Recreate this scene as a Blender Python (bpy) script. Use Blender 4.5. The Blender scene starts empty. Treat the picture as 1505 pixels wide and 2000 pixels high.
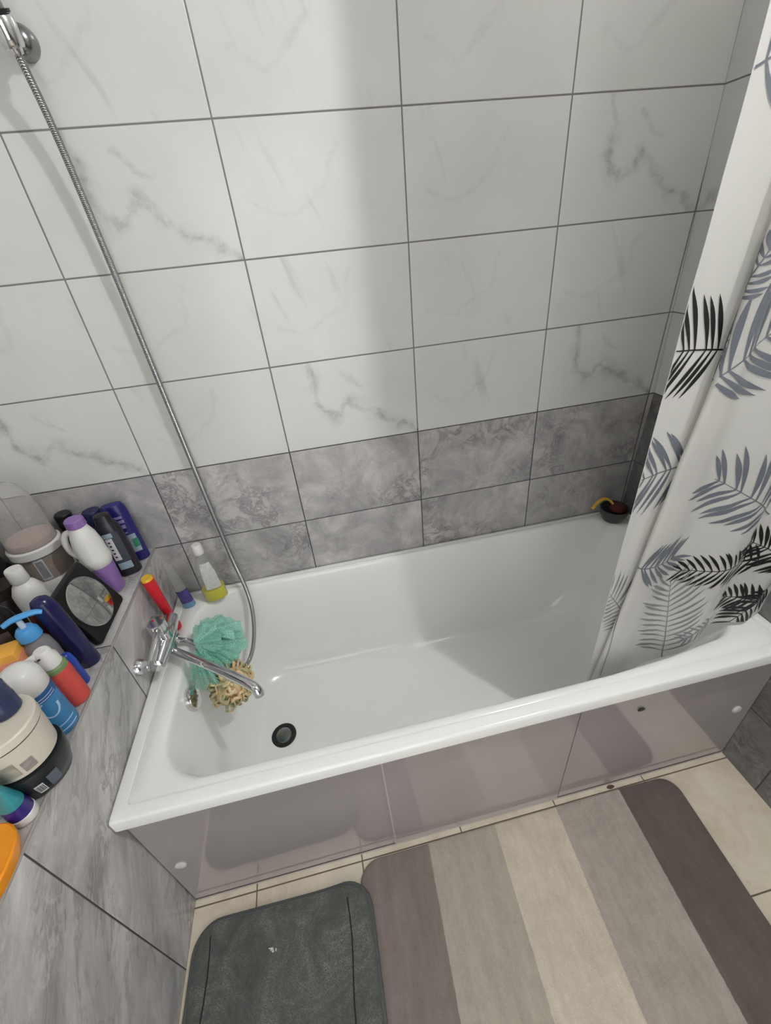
import bpy, bmesh, math, random
from mathutils import Vector, Matrix, noise
random.seed(7)
D=bpy.data; SC=bpy.context.scene; COL=SC.collection
PI=math.pi; sin=math.sin; cos=math.cos

# ------------------------------------------------------------------ node helpers
class NT:
    def __init__(s,name):
        s.m=D.materials.new(name); s.m.use_nodes=True
        s.t=s.m.node_tree; s.t.nodes.clear()
        s.out=s.t.nodes.new('ShaderNodeOutputMaterial')
        s.b=s.t.nodes.new('ShaderNodeBsdfPrincipled')
        s.t.links.new(s.b.outputs[0],s.out.inputs[0])
    def n(s,kind,**kw):
        nd=s.t.nodes.new(kind)
        for k,v in kw.items(): setattr(nd,k,v)
        return nd
    def put(s,sock,v):
        if hasattr(v,'is_linked') or hasattr(v,'links'): s.t.links.new(v,sock)
        else: sock.default_value=v
    def ma(s,op,a,b=0.0,c=None,clamp=False):
        nd=s.n('ShaderNodeMath',operation=op,use_clamp=clamp)
        s.put(nd.inputs[0],a); s.put(nd.inputs[1],b)
        if c is not None: s.put(nd.inputs[2],c)
        return nd.outputs[0]
    def coord(s):
        tc=s.n('ShaderNodeTexCoord'); sp=s.n('ShaderNodeSeparateXYZ')
        s.t.links.new(tc.outputs['Object'],sp.inputs[0])
        return tc.outputs['Object'],sp.outputs[0],sp.outputs[1],sp.outputs[2]
    def comb(s,x,y,z):
        nd=s.n('ShaderNodeCombineXYZ')
        for i,v in enumerate((x,y,z)): s.put(nd.inputs[i],v)
        return nd.outputs[0]
    def noise(s,vec,scale,detail=4,rough=.55,dist=0.0,color=False):
        nd=s.n('ShaderNodeTexNoise'); s.put(nd.inputs['Vector'],vec)
        nd.inputs['Scale'].default_value=scale; nd.inputs['Detail'].default_value=detail
        nd.inputs['Roughness'].default_value=rough; nd.inputs['Distortion'].default_value=dist
        return nd.outputs['Color' if color else 'Fac']
    def mix(s,f,a,b):
        nd=s.n('ShaderNodeMix',data_type='RGBA')
        s.put(nd.inputs[0],f); s.put(nd.inputs[6],a); s.put(nd.inputs[7],b)
        return nd.outputs[2]
    def ramp(s,f,stops):
        nd=s.n('ShaderNodeValToRGB'); s.put(nd.inputs[0],f); e=nd.color_ramp.elements
        while len(e)<len(stops): e.new(0.5)
        for el,(p,c) in zip(e,stops):
            el.position=p; el.color=c if len(c)==4 else (*c,1)
        return nd.outputs[0]
    def smooth(s,v,lo,hi):
        nd=s.n('ShaderNodeMapRange',interpolation_type='SMOOTHSTEP')
        s.put(nd.inputs[0],v); nd.inputs[1].default_value=lo; nd.inputs[2].default_value=hi
        return nd.outputs[0]
    def bump(s,h,strength=.3,dist=.002):
        nd=s.n('ShaderNodeBump'); nd.inputs['Strength'].default_value=strength
        nd.inputs['Distance'].default_value=dist; s.put(nd.inputs['Height'],h)
        s.t.links.new(nd.outputs[0],s.b.inputs['Normal'])
    def set(s,**kw):
        for k,v in kw.items(): s.put(s.b.inputs[k.replace('_',' ')],v)
def srgb(r,g,b):
    f=lambda c:((c/255)/12.92 if c/255<.04045 else ((c/255+.055)/1.055)**2.4)
    return (f(r),f(g),f(b),1)
def simple(name,col,rough=.4,metal=0,var=.06,scale=30,trans=0,ior=1.45,spec=.5,bump=0,coat=0,alpha=1,sss=0):
    k=NT(name); o,x,y,z=k.coord()
    nz=k.noise(o,scale,3)
    c2=tuple(max(0,c*(1-2*var)) for c in col[:3])+(1,); c1=tuple(min(1,c*(1+var)) for c in col[:3])+(1,)
    k.set(Base_Color=k.mix(nz,c1,c2),Roughness=rough,Metallic=metal,IOR=ior)
    k.b.inputs['Specular IOR Level'].default_value=spec
    k.b.inputs['Transmission Weight'].default_value=trans
    k.b.inputs['Coat Weight'].default_value=coat
    k.b.inputs['Alpha'].default_value=alpha
    if bump: k.bump(nz,bump)
    return k.m

def shell(name,col,alpha):
    k=NT(name); o,x,y,z=k.coord()
    lw=k.n('ShaderNodeLayerWeight'); lw.inputs[0].default_value=.35
    k.set(Base_Color=k.mix(k.noise(o,25,3),col,tuple(c*.9 for c in col[:3])+(1,)),Roughness=.08,Alpha=k.ma('ADD',alpha,k.ma('MULTIPLY',lw.outputs['Facing'],.45),None,True))
    return k.m
# ------------------------------------------------------------------ tile materials
def segdist(k,u,v,pts):
    best=None
    for (ax,ay),(bx,by) in zip(pts[:-1],pts[1:]):
        dx,dy=bx-ax,by-ay; L2=dx*dx+dy*dy
        pu=k.ma('SUBTRACT',u,ax); pv=k.ma('SUBTRACT',v,ay)
        t=k.ma('DIVIDE',k.ma('ADD',k.ma('MULTIPLY',pu,dx),k.ma('MULTIPLY',pv,dy)),L2,clamp=True)
        eu=k.ma('SUBTRACT',pu,k.ma('MULTIPLY',t,dx)); ev=k.ma('SUBTRACT',pv,k.ma('MULTIPLY',t,dy))
        d=k.ma('SQRT',k.ma('ADD',k.ma('MULTIPLY',eu,eu),k.ma('MULTIPLY',ev,ev)))
        best=d if best is None else k.ma('MINIMUM',best,d)
    return best
def grey_marble(k,vec,cellrand,stretch=(1,1,1),bright=1.0):
    off=k.n('ShaderNodeVectorMath',operation='ADD'); k.put(off.inputs[0],vec); k.put(off.inputs[1],cellrand)
    v=off.outputs[0]
    a=k.noise(v,6.5,10,.70,.5); b=k.noise(v,13,8,.72,.9); c=k.noise(v,4.0,7,.62,1.2)
    base=k.ramp(a,[(.26,srgb(104*bright,103*bright,104*bright)),(.5,srgb(137*bright,135*bright,135*bright)),(.74,srgb(168*bright,166*bright,165*bright))])
    vein=k.smooth(k.ma('ABSOLUTE',k.ma('SUBTRACT',b,.5)),.06,0.0)
    gate=k.smooth(k.noise(v,5,4),.42,.66)
    base=k.mix(k.ma('MULTIPLY',k.ma('MULTIPLY',vein,gate),.55),base,srgb(72*bright,68*bright,72*bright))
    cl=k.smooth(k.ma('ABSOLUTE',k.ma('SUBTRACT',c,.52)),.016,0.0)
    gate2=k.smooth(k.noise(v,5.5,3),.56,.68)
    base=k.mix(k.ma('MULTIPLY',k.ma('MULTIPLY',cl,gate2),.45),base,srgb(208,206,206))
    return base
def tile_mat(name,axis,off,tw=.4,th=.25,split=1.0,grey_bright=1.0,white=True,stretch=(1,1,1),gw=.0017):
    """white marble tiles above `split`, grey marble below; axis = horizontal axis"""
    k=NT(name); o,x,y,z=k.coord()
    h=x if axis=='x' else y
    hu=k.ma('DIVIDE',k.ma('ADD',h,off),tw); hv=k.ma('DIVIDE',z,th)
    cu=k.ma('FLOOR',hu); cv=k.ma('FLOOR',hv)
    u=k.ma('SUBTRACT',hu,cu); v=k.ma('SUBTRACT',hv,cv)
    lu=k.ma('MULTIPLY',u,tw); lv=k.ma('MULTIPLY',v,th)
    wn=k.n('ShaderNodeTexWhiteNoise',noise_dimensions='2D')
    k.put(wn.inputs['Vector'],k.comb(cu,cv,0))
    rv=k.n('ShaderNodeVectorMath',operation='SCALE'); k.put(rv.inputs[0],wn.outputs['Color']); rv.inputs['Scale'].default_value=13.0
    if stretch!=(1,1,1):   # grain runs diagonally on the ledge tiles
        p_=k.ma('ADD',k.ma('MULTIPLY',y,.77*stretch[1]),k.ma('MULTIPLY',z,.64*stretch[1]))
        q_=k.ma('ADD',k.ma('MULTIPLY',y,-.64*stretch[2]),k.ma('MULTIPLY',z,.77*stretch[2]))
        gv=k.comb(x,p_,q_)
    else: gv=o
    g=grey_marble(k,gv,rv.outputs[0],stretch,grey_bright)
    if white:
        # warped tile-local coordinates carry the printed veins
        wv=k.noise(k.comb(lu,lv,k.ma('MULTIPLY',cv,.37)),14,5,.6,0,True)
        sp=k.n('ShaderNodeSeparateColor'); k.put(sp.inputs[0],wv)
        wu=k.ma('ADD',lu,k.ma('MULTIPLY',k.ma('SUBTRACT',sp.outputs[0],.5),.075))
        ww=k.ma('ADD',lv,k.ma('MULTIPLY',k.ma('SUBTRACT',sp.outputs[1],.5),.075))
        dA=segdist(k,wu,ww,[(.10,.25),(.115,.14),(.15,.085),(.205,.125),(.30,.06),(.40,.0)])
        dA2=segdist(k,wu,ww,[(.19,.205),(.25,.17)])
        dB=segdist(k,wu,ww,[(.05,.10),(.13,.075),(.22,.13),(.25,.21)])
        up=k.ma('GREATER_THAN',cv,4.5)
        m3=k.ma('LESS_THAN',k.ma('MODULO',k.ma('ABSOLUTE',cu),3.0),.5); m2=k.ma('MODULO',k.ma('ABSOLUTE',cu),2.0)
        pick=k.ma('ADD',k.ma('MULTIPLY',up,m3),k.ma('MULTIPLY',k.ma('SUBTRACT',1.0,up),m2))
        par=k.ma('SUBTRACT',1.0,k.ma('MULTIPLY',pick,k.ma('SUBTRACT',1.0,k.ma('MODULO',cv,2.0))))
        fine=k.noise(o,60,5,.7)
        gap=k.smooth(k.noise(o,17,4,.6),.38,.66)
        def soft(d,w): return k.ma('MULTIPLY',k.ma('MULTIPLY',k.smooth(d,w,0.0),k.smooth(fine,.22,.62)),k.ma('ADD',k.ma('MULTIPLY',gap,.5),.5))
        A=k.ma('ADD',k.ma('ADD',k.ma('MULTIPLY',soft(dA,.016),.40),k.ma('MULTIPLY',k.ma('MULTIPLY',k.smooth(dA,.040,0.0),gap),.26)),k.ma('MULTIPLY',soft(dA2,.014),.30))
        streak=k.smooth(k.noise(k.comb(k.ma('ADD',k.ma('MULTIPLY',lu,19),k.ma('MULTIPLY',lv,7)),k.ma('MULTIPLY',lv,3.2),k.ma('MULTIPLY',wn.outputs['Value'],9)),1.0,3,.55),.60,.78)
        B=k.ma('ADD',k.ma('MULTIPLY',soft(dB,.012),.13),k.ma('MULTIPLY',streak,.25))
        vv=k.ma('ADD',k.ma('MULTIPLY',A,k.ma('SUBTRACT',1.0,par)),k.ma('MULTIPLY',B,par),clamp=True)
        cloud=k.noise(o,4,4)
        wcol=k.ramp(cloud,[(.3,srgb(211,211,208)),(.7,srgb(220,220,218))])
        wcol=k.mix(vv,wcol,srgb(132,126,124))
        col=k.mix(k.ma('GREATER_THAN',z,split),g,wcol)
    else: col=g
    eu=k.ma('MULTIPLY',k.ma('MINIMUM',u,k.ma('SUBTRACT',1.0,u)),tw)
    ev=k.ma('MULTIPLY',k.ma('MINIMUM',v,k.ma('SUBTRACT',1.0,v)),th)
    e=k.ma('MINIMUM',eu,ev)
    gr=k.smooth(e,gw*1.25,gw*.75)
    gcol=k.mix(k.ma('GREATER_THAN',z,split+.01),srgb(72,70,72),srgb(122,119,117))
    k.set(Base_Color=k.mix(gr,col,gcol),Roughness=k.ma('ADD',k.ma('MULTIPLY',gr,.5),.20))
    k.bump(k.smooth(e,gw*.6,gw*1.8),.5,.0015)
    return k.m

# ------------------------------------------------------------------ mesh helpers
def mkobj(name,verts,faces,mat=None,parent=None,smooth=True,mats=None,fmat=None,auto=None):
    me=D.meshes.new(name); me.from_pydata([tuple(v) for v in verts],[],faces)
    if mats:
        for m in mats: me.materials.append(m)
        me.polygons.foreach_set('material_index',fmat)
    elif mat: me.materials.append(mat)
    bm=bmesh.new(); bm.from_mesh(me)
    if not mats or True: bmesh.ops.recalc_face_normals(bm,faces=bm.faces) if len(bm.faces) and name not in NORECALC else None
    bm.to_mesh(me); bm.free()
    if smooth:
        me.polygons.foreach_set('use_smooth',[True]*len(me.polygons))
        try: me.set_sharp_from_angle(angle=math.radians(auto if auto else 38))
        except Exception: pass
    me.update()
    o=D.objects.new(name,me); COL.objects.link(o)
    if parent: o.parent=parent
    return o
NORECALC=('cloth',)
def thing(name,label,cat,loc=(0,0,0),rz=0,group=None,rot=None):
    o=D.objects.new(name,None); COL.objects.link(o); o.location=loc
    o.rotation_euler=rot if rot else (0,0,rz); o.empty_display_size=.03
    return tag(o,label,cat,group)
def tag(o,label,cat,group=None):
    o['label']=label; o['category']=cat
    if group: o['group']=group
    return o
def struct(o): o['kind']='structure'; return o
def box(x0,x1,y0,y1,z0,z1):
    v=[(x,y,z) for z in (z0,z1) for y in (y0,y1) for x in (x0,x1)]
    f=[(0,2,3,1),(4,5,7,6),(0,1,5,4),(2,6,7,3),(0,4,6,2),(1,3,7,5)]
    return v,f
def bevbox(name,dims,mat,parent=None,w=.003,seg=2):
    v,f=box(*dims); o=mkobj(name,v,f,mat,parent,smooth=False)
    bm=bmesh.new(); bm.from_mesh(o.data)
    bmesh.ops.bevel(bm,geom=bm.edges[:],offset=w,segments=seg,profile=.5,affect='EDGES')
    bm.to_mesh(o.data); bm.free()
    o.data.polygons.foreach_set('use_smooth',[True]*len(o.data.polygons))
    try: o.data.set_sharp_from_angle(angle=math.radians(50))
    except Exception: pass
    return o
def join(*parts):
    V=[];F=[]
    for v,f in parts:
        n=len(V); V+=list(v); F+=[tuple(i+n for i in q) for q in f]
    return V,F
def supel(a,rx,ry,n):
    c,s=cos(a),sin(a)
    return (rx*math.copysign(abs(c)**(2/n),c), ry*math.copysign(abs(s)**(2/n),s))
def lathe(prof,n=2.0,seg=40,caps=True,cx=0,cy=0):
    """prof: list of (z,rx,ry) or (z,r)"""
    V=[];F=[]
    P=[(p[0],p[1],p[2] if len(p)>2 else p[1]) for p in prof]
    for z,rx,ry in P:
        for i in range(seg):
            x,y=supel(2*PI*i/seg,rx,ry,n); V.append((cx+x,cy+y,z))
    for j in range(len(P)-1):
        for i in range(seg):
            a=j*seg+i;b=j*seg+(i+1)%seg
            F.append((a,b,b+seg,a+seg))
    if caps:
        F.append(tuple(range(seg-1,-1,-1))); F.append(tuple(range((len(P)-1)*seg,len(P)*seg)))
    return V,F
def patch(prof,n,a0,a1,z0,z1,na=14,nz=6,off=.0005):
    """grid lying on the surface of a lathe"""
    P=[(p[0],p[1],p[2] if len(p)>2 else p[1]) for p in prof]
    def at(z):
        for (za,xa,ya),(zb,xb,yb) in zip(P[:-1],P[1:]):
            if za<=z<=zb and zb>za:
                t=(z-za)/(zb-za); return xa+(xb-xa)*t,ya+(yb-ya)*t
        return P[-1][1:]
    V=[];F=[]
    for j in range(nz+1):
        z=z0+(z1-z0)*j/nz; rx,ry=at(z)
        for i in range(na+1):
            x,y=supel(a0+(a1-a0)*i/na,rx+off,ry+off,n); V.append((x,y,z))
    for j in range(nz):
        for i in range(na):
            a=j*(na+1)+i; F.append((a,a+1,a+na+2,a+na+1))
    return V,F
def spline(pts,per=10,closed=False):
    P=[Vector(p) for p in pts]; out=[]
    n=len(P)
    for i in range(n if closed else n-1):
        if closed: p0,p1,p2,p3=P[i-1],P[i],P[(i+1)%n],P[(i+2)%n]
        else: p0,p1,p2,p3=P[max(i-1,0)],P[i],P[i+1],P[min(i+2,n-1)]
        for j in range(per):
            t=j/per
            out.append(.5*((2*p1)+(p2-p0)*t+(2*p0-5*p1+4*p2-p3)*t*t+(3*p1-p0-3*p2+p3)*t**3))
    if not closed: out.append(P[-1].copy())
    return out
def tube(path,rad,seg=12,caps=True,flat=None):
    """path: list of Vector, rad: float or list/func(i,t)"""
    n=len(path); V=[];F=[]
    tg=[(path[min(i+1,n-1)]-path[max(i-1,0)]).normalized() for i in range(n)]
    up=Vector((0,0,1)) if abs(tg[0].z)<.9 else Vector((1,0,0))
    nrm=(up-tg[0]*up.dot(tg[0])).normalized()
    for i in range(n):
        nrm=(nrm-tg[i]*nrm.dot(tg[i])).normalized(); bi=tg[i].cross(nrm)
        r=rad(i,i/(n-1)) if callable(rad) else (rad[i] if isinstance(rad,(list,tuple)) else rad)
        for k in range(seg):
            a=2*PI*k/seg
            V.append(path[i]+nrm*(r*cos(a)*(flat or 1))+bi*(r*sin(a)))
    for i in range(n-1):
        for k in range(seg):
            a=i*seg+k;b=i*seg+(k+1)%seg
            F.append((a,b,b+seg,a+seg))
    if caps:
        F.append(tuple(range(seg-1,-1,-1))); F.append(tuple(range((n-1)*seg,n*seg)))
    return V,F
def xf(vf,M):
    v,f=vf; return [M@Vector(p) for p in v],f
def cyl(p0,p1,r0,r1=None,seg=20):
    r1=r0 if r1 is None else r1
    p0=Vector(p0);p1=Vector(p1); return tube([p0,p1],[r0,r1],seg)
def ball(c,r,seg=16,ring=10,sx=1,sy=1,sz=1):
    pr=[(-r*cos(PI*j/ring)*sz+c[2],max(1e-4,r*sin(PI*j/ring))*sx,max(1e-4,r*sin(PI*j/ring))*sy) for j in range(ring+1)]
    return lathe(pr,2,seg,True,c[0],c[1])
def rrect(x0,x1,y0,y1,r,z,nc=8):
    """rounded rectangle ring, 4*(nc+1) points + straight subdivisions"""
    pts=[]
    cs=[(x1-r,y1-r,0),(x0+r,y1-r,PI/2),(x0+r,y0+r,PI),(x1-r,y0+r,1.5*PI)]
    for i,(cx,cy,a) in enumerate(cs):
        for k in range(nc+1):
            t=a+PI/2*k/nc; pts.append(Vector((cx+r*cos(t),cy+r*sin(t),z)))
        nx=cs[(i+1)%4]; e=Vector((nx[0]+r*cos(nx[2]),nx[1]+r*sin(nx[2]),z)); s=pts[-1].copy()
        for q in range(1,8): pts.append(s.lerp(e,q/8))
    return pts
def loft(rings,cap_first=False,cap_last=True):
    V=[];F=[];n=len(rings[0])
    for r in rings: V+=r
    for j in range(len(rings)-1):
        for i in range(n):
            a=j*n+i;b=j*n+(i+1)%n; F.append((a,b,b+n,a+n))
    if cap_first: F.append(tuple(range(n-1,-1,-1)))
    if cap_last: F.append(tuple(range((len(rings)-1)*n,len(rings)*n)))
    return V,F

# ------------------------------------------------------------------ room constants
XR=1.6034; XL=-.08; XW=-.47; LEDGE=.753; RIM=.552; YF=-2.15; ZC=2.75
# ------------------------------------------------------------------ materials
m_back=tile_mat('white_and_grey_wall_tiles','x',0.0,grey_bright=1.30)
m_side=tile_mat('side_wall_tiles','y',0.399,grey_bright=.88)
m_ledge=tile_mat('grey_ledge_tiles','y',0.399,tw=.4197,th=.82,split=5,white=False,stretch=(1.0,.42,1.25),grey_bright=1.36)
def floor_mat():
    k=NT('cream_floor_tiles'); o,x,y,z=k.coord()
    hu=k.ma('DIVIDE',k.ma('SUBTRACT',x,.0915),.3037); hv=k.ma('DIVIDE',k.ma('ADD',y,.6985),.3037)
    u=k.ma('SUBTRACT',hu,k.ma('FLOOR',hu)); v=k.ma('SUBTRACT',hv,k.ma('FLOOR',hv))
    e=k.ma('MULTIPLY',k.ma('MINIMUM',k.ma('MINIMUM',u,k.ma('SUBTRACT',1.0,u)),k.ma('MINIMUM',v,k.ma('SUBTRACT',1.0,v))),.3037)
    c=k.ramp(k.noise(o,9,6,.65,.6),[(.3,srgb(205,193,172)),(.55,srgb(222,212,193)),(.8,srgb(232,224,210))])
    c=k.mix(k.ma('MULTIPLY',k.smooth(k.noise(o,70,3),.62,.75),.35),c,srgb(180,165,140))
    g=k.smooth(e,.0024,.0013)
    k.set(Base_Color=k.mix(g,c,srgb(104,92,78)),Roughness=k.ma('ADD',k.ma('MULTIPLY',g,.4),.3)); k.bump(k.smooth(e,.001,.003),.4,.001)
    return k.m
m_floor=floor_mat()
m_ceil=simple('white_ceiling_paint',srgb(198,196,194),.7)
m_front=simple('grey_front_wall',srgb(128,124,120),.45)  # unseen front wall, colour darkened to cut bounced light
m_enamel=simple('white_bath_enamel',srgb(247,247,245),.13,var=.01,scale=8,coat=.3)
def panel_mat():
    k=NT('grey_lilac_gloss_plastic'); o,x,y,z=k.coord()
    c=k.ramp(k.noise(o,2.5,3),[(.3,srgb(166,158,158)),(.7,srgb(174,166,166))])
    k.set(Base_Color=c,Roughness=.07); k.b.inputs['Specular IOR Level'].default_value=.75; k.b.inputs['Coat Weight'].default_value=.5; k.b.inputs['Coat Roughness'].default_value=.04
    return k.m
m_panel=panel_mat()
m_rail=simple('pale_plastic_rail',srgb(196,190,188),.22)
m_seam=simple('dark_seam_gap',srgb(58,54,54),.6)
m_seamw=simple('pale_panel_edge',srgb(196,186,186),.25)
m_chrome=simple('polished_chrome',srgb(218,218,220),.12,1.0,var=.02)
m_chromed=simple('dull_chrome',srgb(150,150,152),.2,1.0,var=.03)
m_black=simple('black_plastic',srgb(20,19,21),.3)
m_rubber=simple('dark_drain_ring',srgb(44,46,46),.35,.3)

# ------------------------------------------------------------------ the setting
def grid_wall(name,f,nu,nv,mat):
    V=[f(i/nu,j/nv) for j in range(nv+1) for i in range(nu+1)]
    F=[(j*(nu+1)+i,j*(nu+1)+i+1,(j+1)*(nu+1)+i+1,(j+1)*(nu+1)+i) for j in range(nv) for i in range(nu)]
    return struct(mkobj(name,V,F,mat,smooth=False))
def slab(name,dims,mat):
    v,f=box(*dims); return struct(mkobj(name,v,f,mat,smooth=False))
slab('wall_back',(XW-.1,XR+.12,0,.1,-.1,ZC+.1),m_back)
slab('floor',(XW-.1,XR+.1,YF-.1,.1,-.1,0),m_floor)
slab('ceiling',(XW-.1,XR+.1,YF-.1,.1,ZC,ZC+.1),m_ceil)
slab('wall_left',(XW-.1,XW,YF-.1,0,0,ZC),m_side)
slab('wall_front',(XW,XR+.1,YF-.1,YF,0,ZC),m_front)
# right wall is not quite plumb: it bows outwards at the top of the grey band
rows=[(0,0),(.55,.0),(1.0,.016),(1.35,.004),(1.75,-.010),(ZC,-.034)]
V=[];F=[]
for z,dx in rows:
    V+=[(XR+dx,YF,z),(XR+dx,0,z),(XR+.12,0,z),(XR+.12,YF,z)]
for j in range(len(rows)-1):
    for i in range(4):
        a=j*4+i;b=j*4+(i+1)%4; F.append((a,b,b+4,a+4))
F+= [(3,2,1,0),tuple(range(len(V)-4,len(V)))]
struct(mkobj('wall_right',V,F,m_side,smooth=False))
# tiled boxed-in ledge on the left
v,f=box(XW,XL,YF,0,0,LEDGE)
o=struct(mkobj('wall_ledge',v,f,m_ledge,smooth=False))
o2=struct(bevbox('trim_1',(XL-.004,XL+.0012,YF,-.001,LEDGE-.004,LEDGE+.0015),simple('pale_tile_edge_trim',srgb(168,163,158),.35),None,.001,1))

# ------------------------------------------------------------------ bathtub
tub=thing('bathtub','white enamel bathtub with grey-lilac front panels along the tiled back wall','bathtub',(.76,-.354,0))
O=Vector((.76,-.354,0))
ctrl=[ # x0,x1,y0,y1,r,z
 (-.078,1.601,-.7045,-.003,.006,.515),(-.078,1.601,-.7045,-.003,.006,.545),(-.0755,1.599,-.702,-.0045,.008,.5505),
 (-.072,1.596,-.698,-.007,.010,.552),(-.050,1.576,-.6760,-.016,.016,.552),(-.0490,1.575,-.6750,-.0168,.017,.5468),(-.0470,1.573,-.6728,-.0185,.019,.5494),
 (-.020,1.562,-.664,-.024,.085,.5494),(-.006,1.554,-.656,-.029,.112,.549),(.000,1.549,-.651,-.033,.118,.546),(.0035,1.545,-.6475,-.0365,.121,.539),
 (.007,1.538,-.6435,-.041,.123,.52),(.016,1.515,-.634,-.048,.136,.47),(.032,1.475,-.625,-.058,.14,.38),
 (.055,1.425,-.613,-.072,.145,.28),(.080,1.375,-.598,-.088,.15,.205),(.105,1.325,-.578,-.108,.155,.170),
 (.140,1.28,-.550,-.138,.15,.155),(.19,1.20,-.50,-.19,.12,.150),(.40,.9,-.40,-.30,.04,.149)]
rings=[[p-O for p in rrect(*c)] for c in ctrl]
def skew(r,z):   # the head end narrows a little towards the right wall
    out=[]
    for p in r:
        q=p+O
        if z<.5495:
            t=max(0,(q.x-1.05)/.5)
            if q.y<-.354: q.y+=.045*t*t
        out.append(q-O)
    return out
rings=[skew(r,c[5]) if i>=7 else r for i,(r,c) in enumerate(zip(rings,ctrl))]
v,f=loft(rings,False,True)
basin=mkobj('basin',v,f,m_enamel,tub,auto=62)
# panels in their rails
L=lambda vf:([Vector(p)-O for p in vf[0]],vf[1])
def part(name,vf,mat,par=tub,smooth=True,auto=None): return mkobj(name,*L(vf),mat,par,smooth,auto=auto)
px=[(-.076,.4995,-.681),(.5015,1.0145,-.683),(1.0185,1.600,-.681)]
for a,b,y in px:
    p=part('front_panel',box(a,b,y,y+.006,.0105,.502),m_panel,smooth=False)
part('panel_edge',box(.4985,.5025,-.6845,-.680,.0105,.502),m_seamw,smooth=False)
part('panel_gap',box(1.0145,1.0185,-.680,-.676,.0105,.502),m_seam,smooth=False)
part('top_rail',join(box(-.077,1.6,-.692,-.674,.500,.516),box(-.077,1.6,-.6945,-.690,.497,.503)),m_rail,smooth=False)
part('bottom_rail',join(box(-.077,1.6,-.6825,-.674,.0,.010),box(-.077,1.6,-.6835,-.681,.007,.010)),m_rail,smooth=False)
for x,z in ((-.041,.235),(1.549,.265)):
    e=part('screw_cap',tube([Vector((x,-.6805,z)),Vector((x,-.684,z)),Vector((x,-.6855,z))],[.014,.014,.010],20),simple('white_cap',srgb(224,222,220),.3))
part('finger_hole',xf(lathe([(0,.011,.006),(.0012,.011,.006)],2,20),Matrix.Translation((1.199,-.6835,.41))@Matrix.Rotation(PI/2,4,'X')),m_black)
# drain and overflow
dr=part('drain',lathe([(.1495,.041),(.1535,.041),(.1545,.036),(.1525,.030)],2,32,True,.20,-.352),m_rubber)
plug=mkobj('drain_grate',*lathe([(.1525,.027),(.1555,.025),(.1565,.014),(.1565,.004)],2,28,True,.20-O.x,-.352-O.y),m_chromed,dr)
Mx=Matrix.Translation((.013,-.392,.488))@Matrix.Rotation(PI/2-.17,4,'Y')
ov=part('overflow_cover',xf(lathe([(-.006,.032),(.010,.033),(.016,.031),(.018,.026),(.018,.004)],2,32),Mx),m_chrome)

# ------------------------------------------------------------------ bath mixer
mix=thing('bath_mixer','chrome single lever bath mixer with long swivel spout, on the grey ledge above the tub','tap',(XL,-.29,.63))
MO=Vector((XL,-.29,.63))
def mpart(name,vf,mat=m_chrome,par=mix,auto=None): return mkobj(name,[Vector(p)-MO for p in vf[0]],vf[1],mat,par,auto=auto)
for y in (-.212,-.368):
    fl=mpart('wall_flange',tube([Vector((XL+.0002,y,.628)),Vector((XL+.006,y,.628)),Vector((XL+.012,y,.628)),Vector((XL+.016,y,.628))],[.023,.0225,.020,.017],28))
    mpart('inlet_nut',join(tube([Vector((XL+.012,y,.628)),Vector((XL+.030,y,.628))],.0175,6),tube([Vector((XL+.028,y,.628)),Vector((XL+.05,y,.628))],.014,18)),m_chrome)
bx=XL+.052
mpart('mixer_body',join(tube(spline([(bx,-.384,.628),(bx,-.376,.628),(bx,-.36,.628),(bx,-.32,.628),(bx,-.26,.628),(bx,-.22,.628),(bx,-.204,.628),(bx,-.196,.628)],5),
     lambda i,t:.011+.009*min(1,min(t,1-t)*9)+.006*math.exp(-((t-.5)/.16)**2),24),
     cyl((bx,-.29,.60),(bx,-.29,.662),.025,.024,28)))
hd=mpart('lever_handle',join(tube(spline([(bx,-.29,.660),(bx,-.29,.668),(bx,-.29,.690),(bx,-.29,.699),(bx,-.29,.701)],4),[.022+.0*i for i in range(5)]+[.0245]*8+[.022]*3+[.014],28),
    tube(spline([(bx+.004,-.30,.686),(bx+.010,-.335,.690),(bx+.012,-.375,.688),(bx+.010,-.408,.682)],6),lambda i,t:.0095-.003*t,14,True,.62)))
mkobj('hot_mark',[Vector(p)-MO for p in lathe([(.7008,.004),(.7016,.0035)],2,12,True,bx-.008,-.283)[0]],lathe([(.7008,.004),(.7016,.0035)],2,12)[1],simple('red_mark',srgb(190,30,50),.3),hd)
sp=spline([(bx+.004,-.29,.602),(bx+.018,-.303,.590),(.03,-.333,.592),(.09,-.386,.607),(.17,-.456,.622),(.218,-.498,.628),(.236,-.514,.622),(.240,-.518,.606)],8)
mpart('spout',tube(sp,lambda i,t:.0115+.0012*t,20))
mpart('spout_nut',cyl((bx,-.29,.585),(bx,-.29,.606),.019,.021,8))
mpart('hose_outlet',join(cyl((bx+.002,-.245,.618),(bx+.004,-.245,.588),.012,.012,18),cyl((bx+.004,-.245,.592),(bx+.005,-.245,.574),.0145,.0135,8)))

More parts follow.
